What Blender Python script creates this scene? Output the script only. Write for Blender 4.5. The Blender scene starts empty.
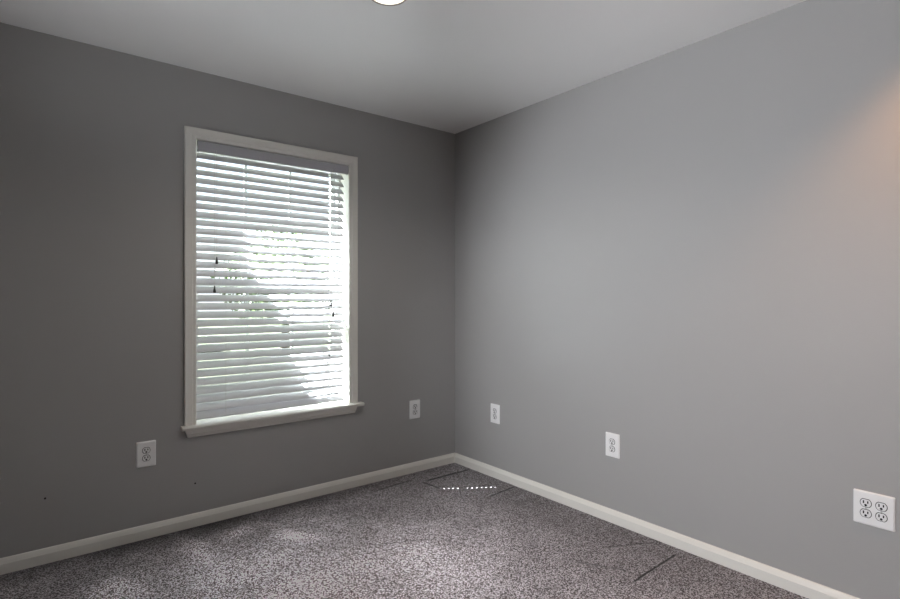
import bpy, bmesh, math, random
from mathutils import Vector, Matrix

random.seed(7)
C = bpy.context.scene.collection
scene = bpy.context.scene

# ------------------------------------------------------------------ camera
cam_data = bpy.data.cameras.new('camera')
cam_data.sensor_width = 36.0
cam_data.lens = 36.0 * 534.0 / 900.0
cam_data.clip_start = 0.05
cam_data.clip_end = 200
cam_data.shift_y = -2.0 / 900.0
cam = bpy.data.objects.new('camera', cam_data)
C.objects.link(cam)
cam.location = (-2.494, -3.076, 1.2274)
cam.rotation_euler = (math.radians(90), 0, -math.atan2(0.6225, 0.7826))
scene.camera = cam

# ------------------------------------------------------------------ sky, sun, exposure
world = bpy.data.worlds.new('world')
scene.world = world
world.use_nodes = True
wn = world.node_tree
wn.nodes.clear()
w_out = wn.nodes.new('ShaderNodeOutputWorld')
w_bg = wn.nodes.new('ShaderNodeBackground')
w_sky = wn.nodes.new('ShaderNodeTexSky')
w_sky.sky_type = 'NISHITA'
w_sky.sun_disc = False
w_sky.sun_elevation = math.radians(56.3)
w_sky.sun_rotation = math.radians(-55)
w_sky.dust_density = 4.0
w_mix = wn.nodes.new('ShaderNodeMixRGB')
w_mix.inputs[0].default_value = 0.55
w_mix.inputs[2].default_value = (6.0, 6.2, 6.6, 1)
wn.links.new(w_sky.outputs[0], w_mix.inputs[1])
wn.links.new(w_mix.outputs[0], w_bg.inputs[0])
w_bg.inputs[1].default_value = 0.36
wn.links.new(w_bg.outputs[0], w_out.inputs[0])

sun_data = bpy.data.lights.new('sun', 'SUN')
sun_data.energy = 240.0
sun_data.angle = math.radians(0.15)
sun_data.color = (0.95, 0.98, 1.0)
sun = bpy.data.objects.new('sun', sun_data)
C.objects.link(sun)
sun.location = (-8, 6, 14)
sun.rotation_euler = Vector((0.824, -0.566, -1.5)).to_track_quat('-Z', 'Y').to_euler()

# window portal: only guides the sampling of the sky light
por_data = bpy.data.lights.new('window_portal', 'AREA')
por_data.shape = 'RECTANGLE'
por_data.size = 0.95
por_data.size_y = 1.6
por_data.cycles.is_portal = True
por = bpy.data.objects.new('window_portal', por_data)
C.objects.link(por)
por.location = (-1.329, 0.215, 1.313)
por.rotation_euler = (math.radians(-90), 0, 0)

vs = scene.view_settings
vs.view_transform = 'Standard'
vs.look = 'None'
vs.gamma = 1.0
vs.use_curve_mapping = False
vs.exposure = 0.09
scene.cycles.use_denoising = True
scene.cycles.denoising_prefilter = 'ACCURATE'
scene.cycles.max_bounces = 16
scene.cycles.diffuse_bounces = 10
scene.cycles.transparent_max_bounces = 24
scene.cycles.sample_clamp_indirect = 12

# ------------------------------------------------------------------ materials
def mat(name, col, rough=0.5, spec=0.5, metallic=0.0, var=0.0, vscale=6.0, bump=0.0, bscale=300.0):
    m = bpy.data.materials.new(name)
    m.use_nodes = True
    nt = m.node_tree
    b = nt.nodes['Principled BSDF']
    b.inputs['Base Color'].default_value = (*col, 1)
    b.inputs['Roughness'].default_value = rough
    b.inputs['Specular IOR Level'].default_value = spec
    b.inputs['Metallic'].default_value = metallic
    geo = nt.nodes.new('ShaderNodeNewGeometry')
    if var > 0:
        n = nt.nodes.new('ShaderNodeTexNoise')
        n.inputs['Scale'].default_value = vscale
        n.inputs['Detail'].default_value = 4
        nt.links.new(geo.outputs['Position'], n.inputs['Vector'])
        mx = nt.nodes.new('ShaderNodeMixRGB')
        mx.inputs[1].default_value = (*[c * (1 - var) for c in col], 1)
        mx.inputs[2].default_value = (*[min(1, c * (1 + var)) for c in col], 1)
        nt.links.new(n.outputs[0], mx.inputs[0])
        nt.links.new(mx.outputs[0], b.inputs['Base Color'])
    if bump > 0:
        n2 = nt.nodes.new('ShaderNodeTexNoise')
        n2.inputs['Scale'].default_value = bscale
        n2.inputs['Detail'].default_value = 2
        nt.links.new(geo.outputs['Position'], n2.inputs['Vector'])
        bp = nt.nodes.new('ShaderNodeBump')
        bp.inputs['Strength'].default_value = bump
        bp.inputs['Distance'].default_value = 0.002
        nt.links.new(n2.outputs[0], bp.inputs['Height'])
        nt.links.new(bp.outputs[0], b.inputs['Normal'])
    return m

M_WALL = mat('wall_paint', (0.388, 0.385, 0.378), 0.5, 0.35, var=0.02, vscale=1.5, bump=0.12, bscale=160)
M_CEIL = mat('ceiling_paint', (0.90, 0.90, 0.89), 0.75, 0.3, var=0.015, vscale=2, bump=0.1, bscale=140)
M_TRIM = mat('trim_paint', (0.80, 0.785, 0.735), 0.4, 0.4, var=0.02, vscale=5)
M_VINYL = mat('window_vinyl', (0.82, 0.83, 0.84), 0.4, 0.4, var=0.015, vscale=8)
M_SLAT = mat('slat_white', (0.71, 0.71, 0.735), 0.42, 0.4, var=0.02, vscale=14)
M_VALANCE = mat('valance_grey', (0.50, 0.50, 0.53), 0.5, 0.3, var=0.02, vscale=14)
M_CORD = mat('blind_cord', (0.70, 0.69, 0.66), 0.8, 0.2, var=0.03, vscale=60)
M_TASSEL = mat('tassel_dark', (0.025, 0.022, 0.02), 0.5, 0.4, var=0.1, vscale=80)
M_PLATE = mat('plate_white', (0.90, 0.90, 0.90), 0.35, 0.5, var=0.015, vscale=30)
M_RECEPT = mat('receptacle_white', (0.86, 0.86, 0.86), 0.35, 0.5, var=0.015, vscale=30)
M_DARK = mat('slot_dark', (0.012, 0.012, 0.014), 0.7, 0.2, var=0.1, vscale=100)
M_SCREW = mat('screw_metal', (0.55, 0.55, 0.54), 0.35, 0.5, metallic=0.6, var=0.05, vscale=200)
M_NAIL = mat('nail_dark', (0.03, 0.028, 0.026), 0.6, 0.3, var=0.1, vscale=200)
M_RING = mat('light_trim_ring', (0.45, 0.41, 0.37), 0.45, 0.4, var=0.02, vscale=30)
M_GRASS = mat('lawn_grass', (0.014, 0.017, 0.008), 0.9, 0.2, var=0.35, vscale=9, bump=0.3, bscale=40)
M_LEAF = mat('leaf_green', (0.07, 0.11, 0.035), 0.6, 0.3, var=0.4, vscale=3)
M_BARK = mat('bark_brown', (0.12, 0.09, 0.06), 0.85, 0.2, var=0.3, vscale=12)
M_SIDING = mat('siding_outside', (0.6, 0.58, 0.54), 0.7, 0.3, var=0.03, vscale=2)

def glass_material():
    m = bpy.data.materials.new('window_glass')
    m.use_nodes = True
    nt = m.node_tree
    nt.nodes.clear()
    o = nt.nodes.new('ShaderNodeOutputMaterial')
    mx = nt.nodes.new('ShaderNodeMixShader')
    tr = nt.nodes.new('ShaderNodeBsdfTransparent')
    tr.inputs[0].default_value = (0.95, 0.97, 0.965, 1)
    gl = nt.nodes.new('ShaderNodeBsdfGlossy')
    gl.inputs['Roughness'].default_value = 0.02
    lw = nt.nodes.new('ShaderNodeLayerWeight')
    pw = nt.nodes.new('ShaderNodeMath'); pw.operation = 'POWER'; pw.inputs[1].default_value = 5.0
    fr = nt.nodes.new('ShaderNodeMath'); fr.operation = 'MULTIPLY_ADD'
    fr.inputs[1].default_value = 0.6; fr.inputs[2].default_value = 0.035
    nt.links.new(lw.outputs['Facing'], pw.inputs[0])
    nt.links.new(pw.outputs[0], fr.inputs[0])
    nt.links.new(fr.outputs[0], mx.inputs[0])
    nt.links.new(tr.outputs[0], mx.inputs[1])
    nt.links.new(gl.outputs[0], mx.inputs[2])
    nt.links.new(mx.outputs[0], o.inputs[0])
    return m
M_GLASS = glass_material()

def lens_material():
    m = bpy.data.materials.new('light_lens')
    m.use_nodes = True
    b = m.node_tree.nodes['Principled BSDF']
    b.inputs['Base Color'].default_value = (0.9, 0.88, 0.82, 1)
    b.inputs['Emission Color'].default_value = (1.0, 0.95, 0.83, 1)
    b.inputs['Emission Strength'].default_value = 1.05
    return m
M_LENS = lens_material()

def carpet_material():
    m = bpy.data.materials.new('carpet')
    m.use_nodes = True
    nt = m.node_tree
    N, Lk = nt.nodes, nt.links
    b = N['Principled BSDF']
    b.inputs['Roughness'].default_value = 0.95
    b.inputs['Specular IOR Level'].default_value = 0.1
    b.inputs['Sheen Weight'].default_value = 0.25
    b.inputs['Sheen Roughness'].default_value = 0.5
    geo = N.new('ShaderNodeNewGeometry')
    pos = geo.outputs['Position']

    def math_(op, a, b_=None, clamp=False):
        n = N.new('ShaderNodeMath'); n.operation = op; n.use_clamp = clamp
        for i, v in enumerate((a, b_)):
            if v is None: continue
            if isinstance(v, (int, float)): n.inputs[i].default_value = v
            else: Lk.new(v, n.inputs[i])
        return n.outputs[0]

    def noise(scale, detail, vec=pos, rough=0.5):
        n = N.new('ShaderNodeTexNoise')
        n.inputs['Scale'].default_value = scale
        n.inputs['Detail'].default_value = detail
        n.inputs['Roughness'].default_value = rough
        Lk.new(vec, n.inputs['Vector'])
        return n
    def ramp(fac, stops):
        r = N.new('ShaderNodeValToRGB')
        e = r.color_ramp.elements
        e[0].position, e[0].color = stops[0][0], (*stops[0][1], 1)
        e[1].position, e[1].color = stops[-1][0], (*stops[-1][1], 1)
        for p, c in stops[1:-1]:
            k = e.new(p); k.color = (*c, 1)
        Lk.new(fac, r.inputs[0])
        return r.outputs[0]

    # tuft speckle
    fine = noise(165, 1, rough=0.6)
    tuft = ramp(fine.outputs[0], [(0.40, (0.042, 0.030, 0.029)), (0.5, (0.25, 0.226, 0.236)), (0.60, (0.64, 0.615, 0.655))])
    # pile leaning this way and that: broad brushed areas
    wide = noise(2.6, 4, rough=0.6)
    lean = ramp(wide.outputs[0], [(0.36, (0.80, 0.79, 0.79)), (0.64, (1.15, 1.15, 1.16))])
    mul = N.new('ShaderNodeMixRGB'); mul.blend_type = 'MULTIPLY'; mul.inputs[0].default_value = 1.0
    Lk.new(tuft, mul.inputs[1]); Lk.new(lean, mul.inputs[2])

    # warped position for soft brush strokes and painted sheen and shade
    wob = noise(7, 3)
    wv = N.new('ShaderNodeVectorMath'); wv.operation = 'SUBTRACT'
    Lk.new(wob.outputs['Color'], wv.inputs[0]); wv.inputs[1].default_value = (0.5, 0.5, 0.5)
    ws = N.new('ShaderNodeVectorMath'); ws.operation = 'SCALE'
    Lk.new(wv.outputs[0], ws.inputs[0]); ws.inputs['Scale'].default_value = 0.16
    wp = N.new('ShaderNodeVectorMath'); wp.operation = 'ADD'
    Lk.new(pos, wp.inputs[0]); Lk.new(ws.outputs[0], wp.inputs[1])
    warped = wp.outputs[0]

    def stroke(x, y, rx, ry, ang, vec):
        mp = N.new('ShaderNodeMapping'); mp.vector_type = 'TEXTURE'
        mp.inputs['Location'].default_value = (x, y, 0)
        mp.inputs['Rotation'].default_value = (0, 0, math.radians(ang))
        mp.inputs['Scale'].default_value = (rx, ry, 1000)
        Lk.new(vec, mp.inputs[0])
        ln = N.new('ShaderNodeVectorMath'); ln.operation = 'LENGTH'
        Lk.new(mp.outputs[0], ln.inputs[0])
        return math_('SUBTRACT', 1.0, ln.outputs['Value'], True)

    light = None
    for x, y, rx, ry, a, s in PILE_LIGHT_STROKES:
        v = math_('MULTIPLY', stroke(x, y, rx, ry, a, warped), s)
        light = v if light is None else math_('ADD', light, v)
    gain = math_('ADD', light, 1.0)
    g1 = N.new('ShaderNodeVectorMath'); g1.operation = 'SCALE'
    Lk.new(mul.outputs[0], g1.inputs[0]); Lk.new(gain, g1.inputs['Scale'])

    # narrow creases where furniture stood on the pile
    crease = None
    for x, y, rx, ry, a, s in CREASES:
        mp = N.new('ShaderNodeMapping'); mp.vector_type = 'TEXTURE'
        mp.inputs['Location'].default_value = (x, y, 0)
        mp.inputs['Rotation'].default_value = (0, 0, math.radians(a))
        small = noise(35, 2)
        sv = N.new('ShaderNodeVectorMath'); sv.operation = 'SCALE'
        Lk.new(small.outputs['Color'], sv.inputs[0]); sv.inputs['Scale'].default_value = 0.010
        sa = N.new('ShaderNodeVectorMath'); sa.operation = 'ADD'
        Lk.new(pos, sa.inputs[0]); Lk.new(sv.outputs[0], sa.inputs[1])
        Lk.new(sa.outputs[0], mp.inputs[0])
        sp = N.new('ShaderNodeSeparateXYZ'); Lk.new(mp.outputs[0], sp.inputs[0])
        ax = math_('ABSOLUTE', sp.outputs[0]); ay = math_('ABSOLUTE', sp.outputs[1])
        inx = math_('MULTIPLY', math_('SUBTRACT', rx, ax), 25.0, True)
        iny = math_('MULTIPLY', math_('SUBTRACT', 1.0, math_('DIVIDE', ay, ry)), 2.0, True)
        v = math_('MULTIPLY', math_('MULTIPLY', inx, iny), s)
        crease = v if crease is None else math_('MAXIMUM', crease, v)
    keep = math_('SUBTRACT', 1.0, crease, True)
    g2 = N.new('ShaderNodeVectorMath'); g2.operation = 'SCALE'
    Lk.new(g1.outputs[0], g2.inputs[0]); Lk.new(keep, g2.inputs['Scale'])
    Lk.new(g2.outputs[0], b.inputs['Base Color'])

    hgt = math_('SUBTRACT', fine.outputs[0], math_('MULTIPLY', crease, 1.5))
    bp = N.new('ShaderNodeBump')
    bp.inputs['Strength'].default_value = 0.7
    bp.inputs['Distance'].default_value = 0.012
    Lk.new(hgt, bp.inputs['Height'])
    Lk.new(bp.outputs[0], b.inputs['Normal'])
    return m

# brushed pile marks, painted window sheen and wall-side shade: x, y, half length, half width, angle, strength
PILE_LIGHT_STROKES = [
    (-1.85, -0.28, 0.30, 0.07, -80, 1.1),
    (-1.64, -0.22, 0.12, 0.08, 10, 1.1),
    (-1.42, -0.44, 0.20, 0.10, -60, 1.9),  # bright window light patch painted into the pile colour
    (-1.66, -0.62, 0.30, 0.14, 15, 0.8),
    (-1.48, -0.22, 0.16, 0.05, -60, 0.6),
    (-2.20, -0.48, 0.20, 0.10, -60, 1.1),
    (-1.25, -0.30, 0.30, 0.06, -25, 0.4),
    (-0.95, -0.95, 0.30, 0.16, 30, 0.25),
    (-1.50, -0.90, 1.05, 0.70, -25, 1.6),  # broad window sheen painted across the middle of the carpet
    (-1.75, -0.02, 1.90, 0.17, 0, -0.95),  # shade below the window wall painted as darker pile
    (-0.02, -1.30, 0.55, 2.2, 0, -0.55),  # shade beside the right wall painted as darker pile
]
# furniture creases: x, y, half length, half width, angle, strength
CREASES = [
    (-0.270, -1.765, 0.210, 0.0075, 2, 0.95),
    (-0.220, -0.200, 0.200, 0.016, 0, 0.9),
    (-0.430, -0.297, 0.098, 0.010, 97, 0.8),
    (-0.150, -0.656, 0.135, 0.010, 6, 0.85),
    (-0.36, -0.50, 0.14, 0.007, 60, 0.35),
    (-0.62, -0.14, 0.16, 0.012, 5, 0.6),
    (-0.166, -1.565, 0.142, 0.012, -27, 0.4),
    (-0.445, -1.605, 0.132, 0.012, -60, 0.4),
    (-1.00, -0.852, 0.175, 0.009, -26, 0.4),
    (-0.816, -1.005, 0.085, 0.009, -65, 0.35),
]
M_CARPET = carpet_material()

# ------------------------------------------------------------------ mesh helpers
def link(name, bm, material, parent=None, smooth=False):
    me = bpy.data.meshes.new(name)
    bmesh.ops.recalc_face_normals(bm, faces=bm.faces)
    bm.to_mesh(me)
    bm.free()
    me.materials.append(material)
    if smooth:
        for p in me.polygons:
            p.use_smooth = True
    o = bpy.data.objects.new(name, me)
    C.objects.link(o)
    if parent is not None:
        o.parent = parent
    return o

def add_box(bm, x0, x1, y0, y1, z0, z1, bevel=0.0, seg=2):
    vs_ = [bm.verts.new((x, y, z)) for x in (x0, x1) for y in (y0, y1) for z in (z0, z1)]
    q = [(0, 1, 3, 2), (4, 6, 7, 5), (0, 4, 5, 1), (2, 3, 7, 6), (0, 2, 6, 4), (1, 5, 7, 3)]
    fs = [bm.faces.new([vs_[i] for i in f]) for f in q]
    bmesh.ops.recalc_face_normals(bm, faces=fs)
    if bevel > 0:
        es = list({e for f in fs for e in f.edges})
        bmesh.ops.bevel(bm, geom=es, offset=bevel, segments=seg, profile=0.5, affect='EDGES')

def box(name, x0, x1, y0, y1, z0, z1, material, parent=None, bevel=0.0):
    bm = bmesh.new()
    add_box(bm, x0, x1, y0, y1, z0, z1, bevel)
    return link(name, bm, material, parent)

def add_prism(bm, poly, axis_fn, t0, t1):
    """Extrude the 2D polygon between t0 and t1; axis_fn(a, b, t) gives the 3D point."""
    r0 = [bm.verts.new(axis_fn(a, b, t0)) for a, b in poly]
    r1 = [bm.verts.new(axis_fn(a, b, t1)) for a, b in poly]
    n = len(poly)
    for i in range(n):
        bm.faces.new((r0[i], r0[(i + 1) % n], r1[(i + 1) % n], r1[i]))
    bm.faces.new(r0)
    bm.faces.new(list(reversed(r1)))

def add_tube(bm, pts, r, seg=6):
    rings = []
    for i, p in enumerate(pts):
        p = Vector(p)
        d = (Vector(pts[min(i + 1, len(pts) - 1)]) - Vector(pts[max(i - 1, 0)])).normalized()
        u = d.orthogonal().normalized()
        v = d.cross(u)
        rings.append([bm.verts.new(p + r * (math.cos(k * 2 * math.pi / seg) * u + math.sin(k * 2 * math.pi / seg) * v)) for k in range(seg)])
    for a, b in zip(rings, rings[1:]):
        best = min(range(seg), key=lambda s: (a[0].co - b[s].co).length)
        for k in range(seg):
            bm.faces.new((a[k], a[(k + 1) % seg], b[(k + 1 + best) % seg], b[(k + best) % seg]))
    bm.faces.new(rings[0])
    bm.faces.new(list(reversed(rings[-1])))

def add_lathe(bm, prof, seg=32, mtx=None):
    """prof: (radius, z) from one end to the other, closed with caps where radius > 0."""
    rings = []
    for r, z in prof:
        if r < 1e-6:
            rings.append([bm.verts.new((0, 0, z))])
        else:
            rings.append([bm.verts.new((r * math.cos(k * 2 * math.pi / seg), r * math.sin(k * 2 * math.pi / seg), z)) for k in range(seg)])
    for a, b in zip(rings, rings[1:]):
        for k in range(seg):
            k2 = (k + 1) % seg
            if len(a) == 1 and len(b) == 1: continue
            if len(a) == 1: bm.faces.new((a[0], b[k2], b[k]))
            elif len(b) == 1: bm.faces.new((a[k], a[k2], b[0]))
            else: bm.faces.new((a[k], a[k2], b[k2], b[k]))
    new = [v for rg in rings for v in rg]
    if mtx is not None:
        bmesh.ops.transform(bm, matrix=mtx, verts=new)

def tag(o, label=None, cat=None, group=None, kind=None):
    if label: o['label'] = label
    if cat: o['category'] = cat
    if group: o['group'] = group
    if kind: o['kind'] = kind
    return o

def empty(name, loc, rz=0.0):
    o = bpy.data.objects.new(name, None)
    C.objects.link(o)
    o.location = loc
    o.rotation_euler = (0, 0, rz)
    o.empty_display_size = 0.05
    return o

def copy_tree(o, parent=None):
    c = o.copy()
    C.objects.link(c)
    if parent is not None:
        c.parent = parent
    for ch in [x for x in bpy.data.objects if x.parent is o]:
        copy_tree(ch, c)
    return c

# ------------------------------------------------------------------ room shell
H = 2.44
FZ = 0.010                     # top of the carpet pile
X0, Y0 = -3.35, -6.0          # far ends of the room behind the camera
HX0, HX1, HZ0, HZ1 = -1.80, -0.858, 0.53, 2.093   # window opening in the wall
T = 0.19

def shell(name, boxes, material, label, cat):
    bm = bmesh.new()
    for b in boxes:
        add_box(bm, *b)
    o = link(name, bm, material)
    return tag(o, label, cat, kind='structure')

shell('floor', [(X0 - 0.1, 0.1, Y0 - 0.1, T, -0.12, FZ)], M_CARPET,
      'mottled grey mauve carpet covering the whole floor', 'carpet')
shell('ceiling', [(X0 - 0.1, 0.1, Y0 - 0.1, T, H, H + 0.12)], M_CEIL,
      'flat white painted ceiling', 'ceiling')
shell('wall_left', [(X0 - 0.1, HX0, 0, T, 0, H), (HX1, 0.0, 0, T, 0, H),
                    (HX0, HX1, 0, T, 0, HZ0), (HX0, HX1, 0, T, HZ1, H)], M_WALL,
      'shaded grey wall holding the window', 'wall')
shell('wall_right', [(0, 0.1, Y0 - 0.1, T, 0, H)], M_WALL,
      'plain pale grey wall right of the corner', 'wall')
shell('wall_front', [(X0 - 0.1, X0, Y0, 0.0, 0, H)], M_WALL, 'grey wall opposite the plain right wall', 'wall')
shell('wall_back', [(X0 - 0.1, 0.0, Y0 - 0.1, Y0, 0, H)], M_WALL, 'grey wall behind the viewer', 'wall')

# baseboards: a flat board with an eased, stepped top edge
BASE = [(0.0, FZ), (0.016, FZ), (0.016, 0.055), (0.0145, 0.057), (0.0115, 0.066), (0.007, 0.075), (0.003, 0.078), (0.0, 0.078)]
def baseboard(name, fn, t0, t1, label):
    bm = bmesh.new()
    add_prism(bm, BASE, fn, t0, t1)
    return tag(link(name, bm, M_TRIM), label, 'baseboard', kind='structure')
baseboard('baseboard_left', lambda a, b, t: (t, -a, b), X0, 0.0, 'cream baseboard under the window wall')
baseboard('baseboard_right', lambda a, b, t: (-a, t, b), Y0, -0.015, 'cream baseboard along the plain right wall')
baseboard('baseboard_front', lambda a, b, t: (X0 + a, t, b), Y0, -0.015, 'cream baseboard opposite the right wall')
baseboard('baseboard_back', lambda a, b, t: (t, Y0 + a, b), X0 + 0.015, -0.015, 'cream baseboard behind the viewer')

# ------------------------------------------------------------------ window
win = empty('window_1', (0, 0, 0))
tag(win, 'white double hung window with painted casing and sill on the left wall', 'window', kind='structure')
OX0, OX1, OZ0, OZ1 = -1.782, -0.876, 0.552, 2.075      # clear opening inside the jambs
bm = bmesh.new()
add_box(bm, HX0, OX0, 0.0, 0.12, OZ0 - 0.02, HZ1)
add_box(bm, OX1, HX1, 0.0, 0.12, OZ0 - 0.02, HZ1)
add_box(bm, OX0, OX1, 0.0, 0.12, OZ1, HZ1)
link('jamb', bm, M_TRIM, win)

# casing: moulded boards with mitred corners (thick outer edge, thin inner edge)
CAS = [(0.0, 0.0), (0.0, 0.010), (0.006, 0.012), (0.016, 0.012), (0.022, 0.015), (0.046, 0.017), (0.054, 0.019), (0.058, 0.017), (0.058, 0.0)]
ci0, ci1, cz1 = OX0 + 0.001, OX1 - 0.001, OZ1 - 0.003
def casing():
    bm = bmesh.new()
    def rings(pts):
        rs = []
        for p in pts:
            rs.append([bm.verts.new(q) for q in p])
        for a, b in zip(rs, rs[1:]):
            n = len(a)
            for i in range(n):
                bm.faces.new((a[i], a[(i + 1) % n], b[(i + 1) % n], b[i]))
        bm.faces.new(rs[0]); bm.faces.new(list(reversed(rs[-1])))
    zb = OZ0
    rings([[(ci0 - a, -b, zb) for a, b in CAS],
           [(ci0 - a, -b, cz1 + a) for a, b in CAS],
           [(ci1 + a, -b, cz1 + a) for a, b in CAS],
           [(ci1 + a, -b, zb) for a, b in CAS]])
    return link('casing', bm, M_TRIM, win)
casing()

# stool (inside sill) with a rounded nose and ears, and the apron below it
bm = bmesh.new()
nose = [(-0.046, 0.538), (-0.049, 0.543), (-0.046, 0.5495), (-0.040, 0.552), (0.0, 0.552), (0.0, 0.531), (-0.040, 0.531), (-0.045, 0.534)]
add_prism(bm, nose, lambda a, b, t: (t, a, b), -1.856, -0.787)
add_box(bm, HX0, HX1, 0.0, 0.12, 0.531, 0.552)
link('sill', bm, M_TRIM, win)
bm = bmesh.new()
ap = [(-0.0, 0.531), (-0.018, 0.531), (-0.018, 0.505), (-0.014, 0.500), (-0.014, 0.492), (-0.009, 0.486), (0.0, 0.486)]
va, vb = [], []
for y, z in ap:
    k = (0.531 - z) * 0.35
    va.append(bm.verts.new((-1.838 + k, y, z)))
    vb.append(bm.verts.new((-0.822 - k, y, z)))
for i in range(len(ap)):
    j = (i + 1) % len(ap)
    bm.faces.new((va[i], va[j], vb[j], vb[i]))
bm.faces.new(va); bm.faces.new(list(reversed(vb)))
link('apron', bm, M_TRIM, win)

# vinyl frame
F = 0.016
bm = bmesh.new()
add_box(bm, HX0, OX0 + F, 0.12, T, OZ0 - 0.02, HZ1)
add_box(bm, OX1 - F, HX1, 0.12, T, OZ0 - 0.02, HZ1)
add_box(bm, OX0 + F, OX1 - F, 0.12, T, OZ1 - F, HZ1)
add_box(bm, OX0 + F, OX1 - F, 0.12, T, OZ0 - 0.02, OZ0 + F)
link('window_frame', bm, M_VINYL, win)

def sash(name, y0, y1, z0, z1):
    x0, x1 = OX0 + F, OX1 - F
    s = 0.026
    bm = bmesh.new()
    add_box(bm, x0, x0 + s, y0, y1, z0, z1)
    add_box(bm, x1 - s, x1, y0, y1, z0, z1)
    add_box(bm, x0 + s, x1 - s, y0, y1, z0, z0 + 0.042)
    add_box(bm, x0 + s, x1 - s, y0, y1, z1 - (0.026 if z1 > 1.8 else 0.042), z1)
    so = link(name, bm, M_VINYL, win)
    gx0, gx1, gz0, gz1 = x0 + s, x1 - s, z0 + 0.042, z1 - (0.026 if z1 > 1.8 else 0.042)
    ym = (y0 + y1) / 2
    bm = bmesh.new()
    add_box(bm, gx0, gx1, ym - 0.002, ym + 0.002, gz0, gz1)
    link('pane', bm, M_GLASS, so)
    bm = bmesh.new()
    for k in (1, 2):
        xm = gx0 + (gx1 - gx0) * k / 3
        add_box(bm, xm - 0.009, xm + 0.009, ym + 0.003, ym + 0.009, gz0, gz1)
    zm = (gz0 + gz1) / 2
    for k in range(3):
        xa = gx0 + (gx1 - gx0) * k / 3 + (0.009 if k else 0)
        xb = gx0 + (gx1 - gx0) * (k + 1) / 3 - (0.009 if k < 2 else 0)
        add_box(bm, xa, xb, ym + 0.003, ym + 0.009, zm - 0.009, zm + 0.009)
    link('grille', bm, M_VINYL, so)
    return so
sash('upper_sash', 0.157, 0.185, 1.292, OZ1 - F)
sash('lower_sash', 0.123, 0.151, OZ0 + F, 1.334)

# ------------------------------------------------------------------ window blind
blind = empty('window_blind', (-1.34, 0.0, OZ0))
tag(blind, 'white wide slat venetian blind hanging inside the window frame', 'blind')
BL = Vector(blind.location)
def bpart(name, bm, m, parent=blind, smooth=False):
    bmesh.ops.translate(bm, verts=bm.verts, vec=-BL)
    return link(name, bm, m, parent, smooth)

bm = bmesh.new()
add_box(bm, -1.772, -0.880, -0.004, 0.004, 2.012, 2.068, 0.002)
add_box(bm, -1.772, -1.764, 0.004, 0.020, 2.012, 2.068)
add_box(bm, -0.888, -0.880, 0.004, 0.020, 2.012, 2.068)
bpart('valance', bm, M_VALANCE)
bm = bmesh.new()
add_box(bm, -1.762, -0.892, 0.006, 0.048, 2.026, 2.070, 0.002)
bpart('headrail', bm, M_SLAT)

SX0, SX1 = -1.780, -0.908
SY = 0.020
W, TH = 0.050, 0.0028
LAD = ((-1.000, 0.0062),)           # cord slots: x, half width
def slat_bm(zc, tilt, sag, roll):
    """A crowned slat: cross-section strip with real cord slots cut through it."""
    bm = bmesh.new()
    us = [-0.5, -0.34, -0.2, -0.1, 0.0, 0.1, 0.2, 0.34, 0.5]
    xs = [SX0]
    for lx, w_ in LAD:
        xs += [lx - w_, lx + w_]
    xs += [-1.50, -1.32, -1.15, SX1]
    xs = sorted(xs)
    holes = [xs.index(lx - w_) for lx, w_ in LAD]
    ca, sa = math.cos(tilt), math.sin(tilt)
    def pt(x, u, side):
        s = u * W                       # + towards outside
        c = 0.0024 * (1 - (2 * u) ** 2) + side * TH / 2
        yy = s * ca - c * sa
        zz = s * sa + c * ca
        t = (x - SX0) / (SX1 - SX0)
        return (x, SY + yy, zc + zz + sag * 4 * t * (t - 1) + roll * (t - 0.5))
    g = {}
    for i, x in enumerate(xs):
        for j, u in enumerate(us):
            # clipped corners at the ends of the slat
            xx = x
            for side in (-1, 1):
                g[i, j, side] = bm.verts.new(pt(xx, u, side))
    ni, nj = len(xs), len(us)
    solid = {(i, j): not (i in holes and 2 <= j <= 5) for i in range(ni - 1) for j in range(nj - 1)}
    for (i, j), ok in solid.items():
        if not ok: continue
        for side in (-1, 1):
            bm.faces.new((g[i, j, side], g[i + 1, j, side], g[i + 1, j + 1, side], g[i, j + 1, side]))
        for (di, dj, a, b) in ((-1, 0, (i, j), (i, j + 1)), (1, 0, (i + 1, j), (i + 1, j + 1)), (0, -1, (i, j), (i + 1, j)), (0, 1, (i, j + 1), (i + 1, j + 1))):
            if not solid.get((i + di, j + dj), False):
                bm.faces.new((g[a[0], a[1], -1], g[b[0], b[1], -1], g[b[0], b[1], 1], g[a[0], a[1], 1]))
    return bm

TILT = math.radians(46)
PITCH = 0.0452
Z_FIRST = 1.9925
N_SLAT = 31
slat_z = []
for k in range(N_SLAT):
    zc = Z_FIRST - PITCH * k
    t = TILT + math.radians(random.uniform(-1.2, 1.2))
    if k > 26: t += math.radians(1.5 * (k - 26))
    slat_z.append(zc)
    bpart('slat', slat_bm(zc, t, random.uniform(-0.001, 0.002), random.uniform(-0.0015, 0.0015)), M_SLAT)

# bottom rail, tilted like the slats
bm = bmesh.new()
add_box(bm, SX0, SX1, -0.026, 0.026, -0.007, 0.007, 0.003)
bmesh.ops.rotate(bm, verts=bm.verts, cent=(0, 0, 0), matrix=Matrix.Rotation(math.radians(56), 3, 'X'))
bmesh.ops.translate(bm, verts=bm.verts, vec=(0, SY, Z_FIRST - PITCH * N_SLAT + 0.003))
bpart('bottom_rail', bm, M_SLAT)

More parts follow.
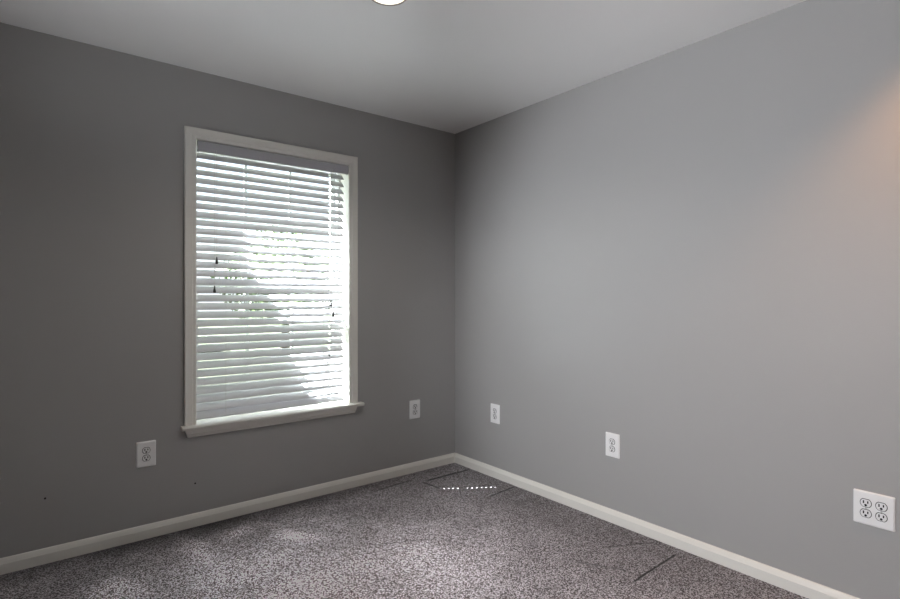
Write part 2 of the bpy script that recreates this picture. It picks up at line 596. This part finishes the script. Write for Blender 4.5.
# ladder strings: two uprights with a rung under every slat
for lx in (-1.628, -1.052):
    bm = bmesh.new()
    zt, zb = 2.02, Z_FIRST - PITCH * N_SLAT
    add_tube(bm, [(lx, SY - 0.0215, zt), (lx, SY - 0.0215, zb)], 0.0008, 5)
    add_tube(bm, [(lx, SY + 0.0215, zt), (lx, SY + 0.0215, zb + 0.03)], 0.0008, 5)
    bpart('ladder_string', bm, M_CORD)

# hanging pull cords with tassels
def pull_cord(x, y, z_end, name):
    bm = bmesh.new()
    add_tube(bm, [(x, -0.004, 2.03), (x, y, 1.96), (x + 0.001, y, (1.96 + z_end) / 2), (x, y, z_end + 0.018)], 0.0011, 6)
    c = bpart(name, bm, M_CORD)
    bm = bmesh.new()
    add_lathe(bm, [(0.0, 0.020), (0.0030, 0.020), (0.0042, 0.012), (0.0036, 0.009), (0.0060, 0.0), (0.0078, -0.012), (0.0070, -0.018), (0.0, -0.019)], 16,
              Matrix.Translation((x, y, z_end)))
    t = bpart('tassel', bm, M_TASSEL, c, True)
    t['label'] = 'small dark tassel'
pull_cord(-1.678, -0.010, 1.428, 'tilt_cord')
pull_cord(-1.690, -0.014, 1.272, 'tilt_cord')
pull_cord(-1.002, -0.010, 1.190, 'lift_cord')
pull_cord(-0.990, -0.014, 1.122, 'lift_cord')

# ------------------------------------------------------------------ wall outlets
def rounded_rect(w, h, r, seg=4):
    pts = []
    for cx, cz, a0 in ((w / 2 - r, h / 2 - r, 0), (-w / 2 + r, h / 2 - r, 90), (-w / 2 + r, -h / 2 + r, 180), (w / 2 - r, -h / 2 + r, 270)):
        for k in range(seg + 1):
            a = math.radians(a0 + 90 * k / seg)
            pts.append((cx + r * math.cos(a), cz + r * math.sin(a)))
    return pts

def receptacle_outline(rad, flat, n=40):
    pts = []
    for k in range(n):
        a = 2 * math.pi * k / n
        pts.append((rad * math.cos(a), max(-flat, min(flat, rad * math.sin(a)))))
    return pts

def outlet(name, w, h, columns, loc, rz):
    root = empty(name, loc, rz)
    bm = bmesh.new()
    outer = rounded_rect(w, h, 0.004)
    inner = rounded_rect(w - 0.010, h - 0.010, 0.003)
    rs = []
    for pts, y in ((outer, 0.0), (outer, -0.003), (inner, -0.0065)):
        rs.append([bm.verts.new((px, y, pz)) for px, pz in pts])
    for a, b in zip(rs, rs[1:]):
        n = len(a)
        for i in range(n):
            bm.faces.new((a[i], a[(i + 1) % n], b[(i + 1) % n], b[i]))
    bm.faces.new(rs[0]); bm.faces.new(list(reversed(rs[-1])))
    link('cover_plate', bm, M_PLATE, root)
    for cx in columns:
        for cz in (0.0195, -0.0195):
            # dark gap round the receptacle face
            bm = bmesh.new()
            add_prism(bm, receptacle_outline(0.0185, 0.0158), lambda a, b, t: (cx + a, t, cz + b), -0.0060, -0.0069)
            gap = link('receptacle_gap', bm, M_DARK, root)
            bm = bmesh.new()
            add_prism(bm, receptacle_outline(0.0163, 0.0136), lambda a, b, t: (cx + a, t, cz + b), -0.0060, -0.0086)
            face = link('receptacle', bm, M_RECEPT, root)
            bm = bmesh.new()
            add_box(bm, cx - 0.0086, cx - 0.0046, -0.0092, -0.0080, cz - 0.0015, cz + 0.0092)
            add_box(bm, cx + 0.0046, cx + 0.0086, -0.0092, -0.0080, cz - 0.0005, cz + 0.0086)
            add_prism(bm, [(0.0042 * math.cos(i * math.pi / 8), 0.0042 * math.sin(i * math.pi / 8)) for i in range(16)],
                      lambda a, b, t: (cx + a, t, cz - 0.0075 + b), -0.0080, -0.0092)
            link('slots', bm, M_DARK, face)['label'] = 'dark plug slots'
        bm = bmesh.new()
        add_lathe(bm, [(0.0, 0.0085), (0.0026, 0.0085), (0.0032, 0.0065), (0.0032, 0.0055), (0.0, 0.0055)], 14,
                  Matrix.Translation((cx, 0, 0)) @ Matrix.Rotation(math.radians(90), 4, 'X'))
        link('screw', bm, M_SCREW, root)
    return root

o1 = outlet('wall_outlet', 0.088, 0.129, (0.0,), (-2.015, 0.0, 0.435), 0.0)
tag(o1, 'white two socket outlet on the dark wall, left below the window', 'outlet', 'two socket outlets along the walls')
def place(x, y, z, rz, label):
    o = copy_tree(o1)
    o.location = (x, y, z)
    o.rotation_euler = (0, 0, rz)
    tag(o, label, 'outlet', 'two socket outlets along the walls')
    return o
place(-0.363, 0.0, 0.446, 0.0, 'white two socket outlet on the dark wall between the window and the corner')
place(0.0, -0.434, 0.440, -math.pi / 2, 'white two socket outlet on the pale wall nearest the room corner')
place(0.0, -1.359, 0.427, -math.pi / 2, 'white two socket outlet midway along the pale right wall')
o4 = outlet('wall_outlet', 0.126, 0.126, (-0.0235, 0.0235), (0.0, -2.498, 0.431), -math.pi / 2)
tag(o4, 'wide white four socket outlet on the pale wall far from the corner', 'outlet')

# ------------------------------------------------------------------ small marks on the dark wall
def nail(x, z, label):
    bm = bmesh.new()
    add_lathe(bm, [(0.0, 0.0), (0.0022, 0.0), (0.0022, 0.006), (0.0046, 0.0065), (0.0044, 0.0085), (0.0, 0.009)], 12,
              Matrix.Rotation(math.radians(90), 4, 'X'))
    o = link('wall_nail', bm, M_NAIL)
    o.location = (x, 0.0, z)
    tag(o, label, 'nail', 'tiny nails in the dark wall')
nail(-2.423, 0.307, 'tiny dark nail low in the dark wall, left of the outlet')
nail(-1.786, 0.238, 'tiny dark nail low in the dark wall under the window sill end')

# ------------------------------------------------------------------ recessed ceiling lights
def recessed_light(loc, label):
    root = empty('recessed_light', loc)
    bm = bmesh.new()
    add_lathe(bm, [(0.074, 0.0), (0.080, 0.0), (0.080, -0.002), (0.078, -0.004), (0.075, -0.004), (0.072, -0.002), (0.072, 0.0), (0.074, 0.0)], 48)
    link('trim_ring', bm, M_RING, root, True)
    bm = bmesh.new()
    add_lathe(bm, [(0.0, -0.0035), (0.03, -0.0033), (0.06, -0.0027), (0.071, -0.0018), (0.072, 0.0), (0.0, 0.0)], 48)
    link('lens', bm, M_LENS, root, True)
    return tag(root, label, 'ceiling light')
r1 = recessed_light((-1.358, -1.249, H), 'round lit recessed ceiling light with slim trim ring in the white ceiling')
def lamp(x, y, power, spread, col):
    d = bpy.data.lights.new('lamp', 'SPOT')
    d.energy = power
    d.color = col
    d.spot_size = math.radians(spread)
    d.spot_blend = 0.6
    d.shadow_soft_size = 0.07
    o = bpy.data.objects.new('lamp', d)
    C.objects.link(o)
    o.location = (x, y, H - 0.03)
    return o
lamp(-1.358, -1.249, 24, 150, (1.0, 0.95, 0.88))
r2 = recessed_light((-0.27, -2.93, H), 'round lit recessed ceiling light close to the pale right wall')
lamp(-0.27, -2.93, 40, 112, (1.0, 0.50, 0.22))

# added floor uplight, unseen at the left, to brighten the ceiling
up_at = Vector((-2.9, -1.9, FZ))
uplight = empty('fill_uplight', up_at)
tag(uplight, 'added unseen metal floor uplight brightening the left of the ceiling', 'added fill lamp')
up_dir = (Vector((-1.9, -0.9, H)) - up_at - Vector((0, 0, 0.18))).normalized()
bm = bmesh.new()
add_lathe(bm, [(0.0, 0.0), (0.075, 0.0), (0.075, 0.012), (0.012, 0.018), (0.010, 0.14), (0.0, 0.14)], 28)
link('fill_uplight_base', bm, M_SCREW, uplight, True)
bm = bmesh.new()
add_lathe(bm, [(0.0, -0.05), (0.045, -0.045), (0.052, 0.0), (0.058, 0.07), (0.058, 0.075), (0.052, 0.071), (0.046, 0.004), (0.0, 0.0)], 28,
          Matrix.Translation((0, 0, 0.18)) @ Vector((0, 0, 1)).rotation_difference(up_dir).to_matrix().to_4x4())
link('fill_uplight_head', bm, M_SCREW, uplight, True)
up = lamp(0, 0, 58, 56, (0.93, 0.97, 1.0))
up.data.spot_blend = 1.0
up.data.shadow_soft_size = 0.03
up.location = up_at + Vector((0, 0, 0.18)) + up_dir * 0.08
up.rotation_euler = up_dir.to_track_quat('-Z', 'Y').to_euler()

# added unseen wall spotlight, fill light for the plain right wall
spot_at, spot_aim = Vector((X0, -2.0, 1.30)), Vector((0.0, -2.05, 0.95))
spot = empty('fill_spotlight', spot_at)
tag(spot, 'added unseen white wall spotlight filling the pale right wall', 'spotlight')
head = Vector((0.10, 0, 0))
aim = (spot_aim - spot_at - head).normalized()
rot = Vector((0, 0, 1)).rotation_difference(aim).to_matrix().to_4x4()
bm = bmesh.new()
add_lathe(bm, [(0.0, 0.0), (0.05, 0.0), (0.05, 0.018), (0.012, 0.022), (0.010, 0.05), (0.0, 0.05)], 28,
          Matrix.Rotation(math.radians(90), 4, 'Y'))
link('fill_spotlight_base', bm, M_VINYL, spot, True)
bm = bmesh.new()
add_lathe(bm, [(0.0, -0.06), (0.030, -0.055), (0.034, 0.0), (0.044, 0.035), (0.044, 0.04), (0.038, 0.036), (0.030, 0.004), (0.0, 0.0)], 28,
          Matrix.Translation(head) @ rot)
link('fill_spotlight_head', bm, M_VINYL, spot, True)
sl = lamp(0, 0, 205, 78, (0.94, 0.955, 1.0))
sl.data.spot_blend = 0.55
sl.data.shadow_soft_size = 0.03
sl.location = spot_at + head + aim * 0.06
sl.rotation_euler = aim.to_track_quat('-Z', 'Y').to_euler()

# ------------------------------------------------------------------ outside
shell('ground', [(-40, 40, 0.25, 60, -0.6, -0.45)], M_GRASS, 'sunlit lawn seen between the blind slats', 'lawn')

def leafy(name, cx, cy, z0, rx, ry, rz_, n, size, m, parent=None):
    bm = bmesh.new()
    for _ in range(n):
        while True:
            v = Vector((random.uniform(-1, 1), random.uniform(-1, 1), random.uniform(-1, 1)))
            if 0.35 < v.length < 1: break
        lump = 1 + 0.18 * math.sin(5 * v.x + 3 * v.z) * math.cos(4 * v.y)
        p = Vector((cx + v.x * rx * lump, cy + v.y * ry * lump, z0 + v.z * rz_ * lump))
        a = Vector((random.gauss(0, 1), random.gauss(0, 1), random.gauss(0, 1))).normalized()
        b = a.orthogonal().normalized()
        s = size * random.uniform(0.6, 1.3)
        bm.faces.new([bm.verts.new(p + q) for q in (a * s, b * s * 0.45, -a * s, -b * s * 0.45)])
    me = bpy.data.meshes.new(name)
    bm.to_mesh(me); bm.free()
    me.materials.append(m)
    o = bpy.data.objects.new(name, me)
    C.objects.link(o)
    if parent: o.parent = parent
    return o

def tree(x, y, h, r, label):
    root = empty('garden_tree', (x, y, -0.45))
    bm = bmesh.new()
    add_lathe(bm, [(0.0, 0.0), (0.16, 0.0), (0.11, 0.4), (0.09, h * 0.5), (0.04, h * 0.8), (0.0, h * 0.8)], 12)
    link('trunk', bm, M_BARK, root, True)
    leafy('foliage', 0, 0, h * 0.62, r, r, h * 0.38, 2600, 0.13, M_LEAF, root)
    tag(root, label, 'tree', 'garden trees outside the window')
tree(3.4, 12.0, 3.6, 1.7, 'right hand leafy garden tree glimpsed between the blind slats')
tree(0.0, 15.0, 3.2, 1.5, 'middle leafy garden tree glimpsed between the blind slats')
tree(-3.6, 12.0, 3.3, 1.4, 'left hand leafy garden tree glimpsed between the blind slats')

# tall conical evergreen beside the window: its crown shades the left of the blind
ever = empty('evergreen_tree', (-5.1, 1.95, -0.45))
tag(ever, 'tall conical evergreen outside, left of the window', 'tree')
bm = bmesh.new()
add_lathe(bm, [(0.0, 0.0), (0.20, 0.0), (0.15, 0.5), (0.10, 4.0), (0.02, 8.6), (0.0, 8.6)], 12)
link('trunk', bm, M_BARK, ever, True)
bm = bmesh.new()
for _ in range(9000):
    z = random.uniform(1.6, 8.7)
    wx = max(0.06, min(1.35, 1.2 + (5.58 + 0.45 - z) * 0.434))
    u, v = random.uniform(-1, 1), random.uniform(-1, 1)
    if u * u + v * v > 1: continue
    p = Vector((u * wx, v * min(wx, 1.2), z))
    a = Vector((random.gauss(0, 1), random.gauss(0, 1), random.gauss(0, 1))).normalized()
    b = a.orthogonal().normalized()
    q = 0.13 * random.uniform(0.6, 1.2)
    bm.faces.new([bm.verts.new(p + w) for w in (a * q, b * q * 0.45, -a * q, -b * q * 0.45)])
link('foliage', bm, M_LEAF, ever)
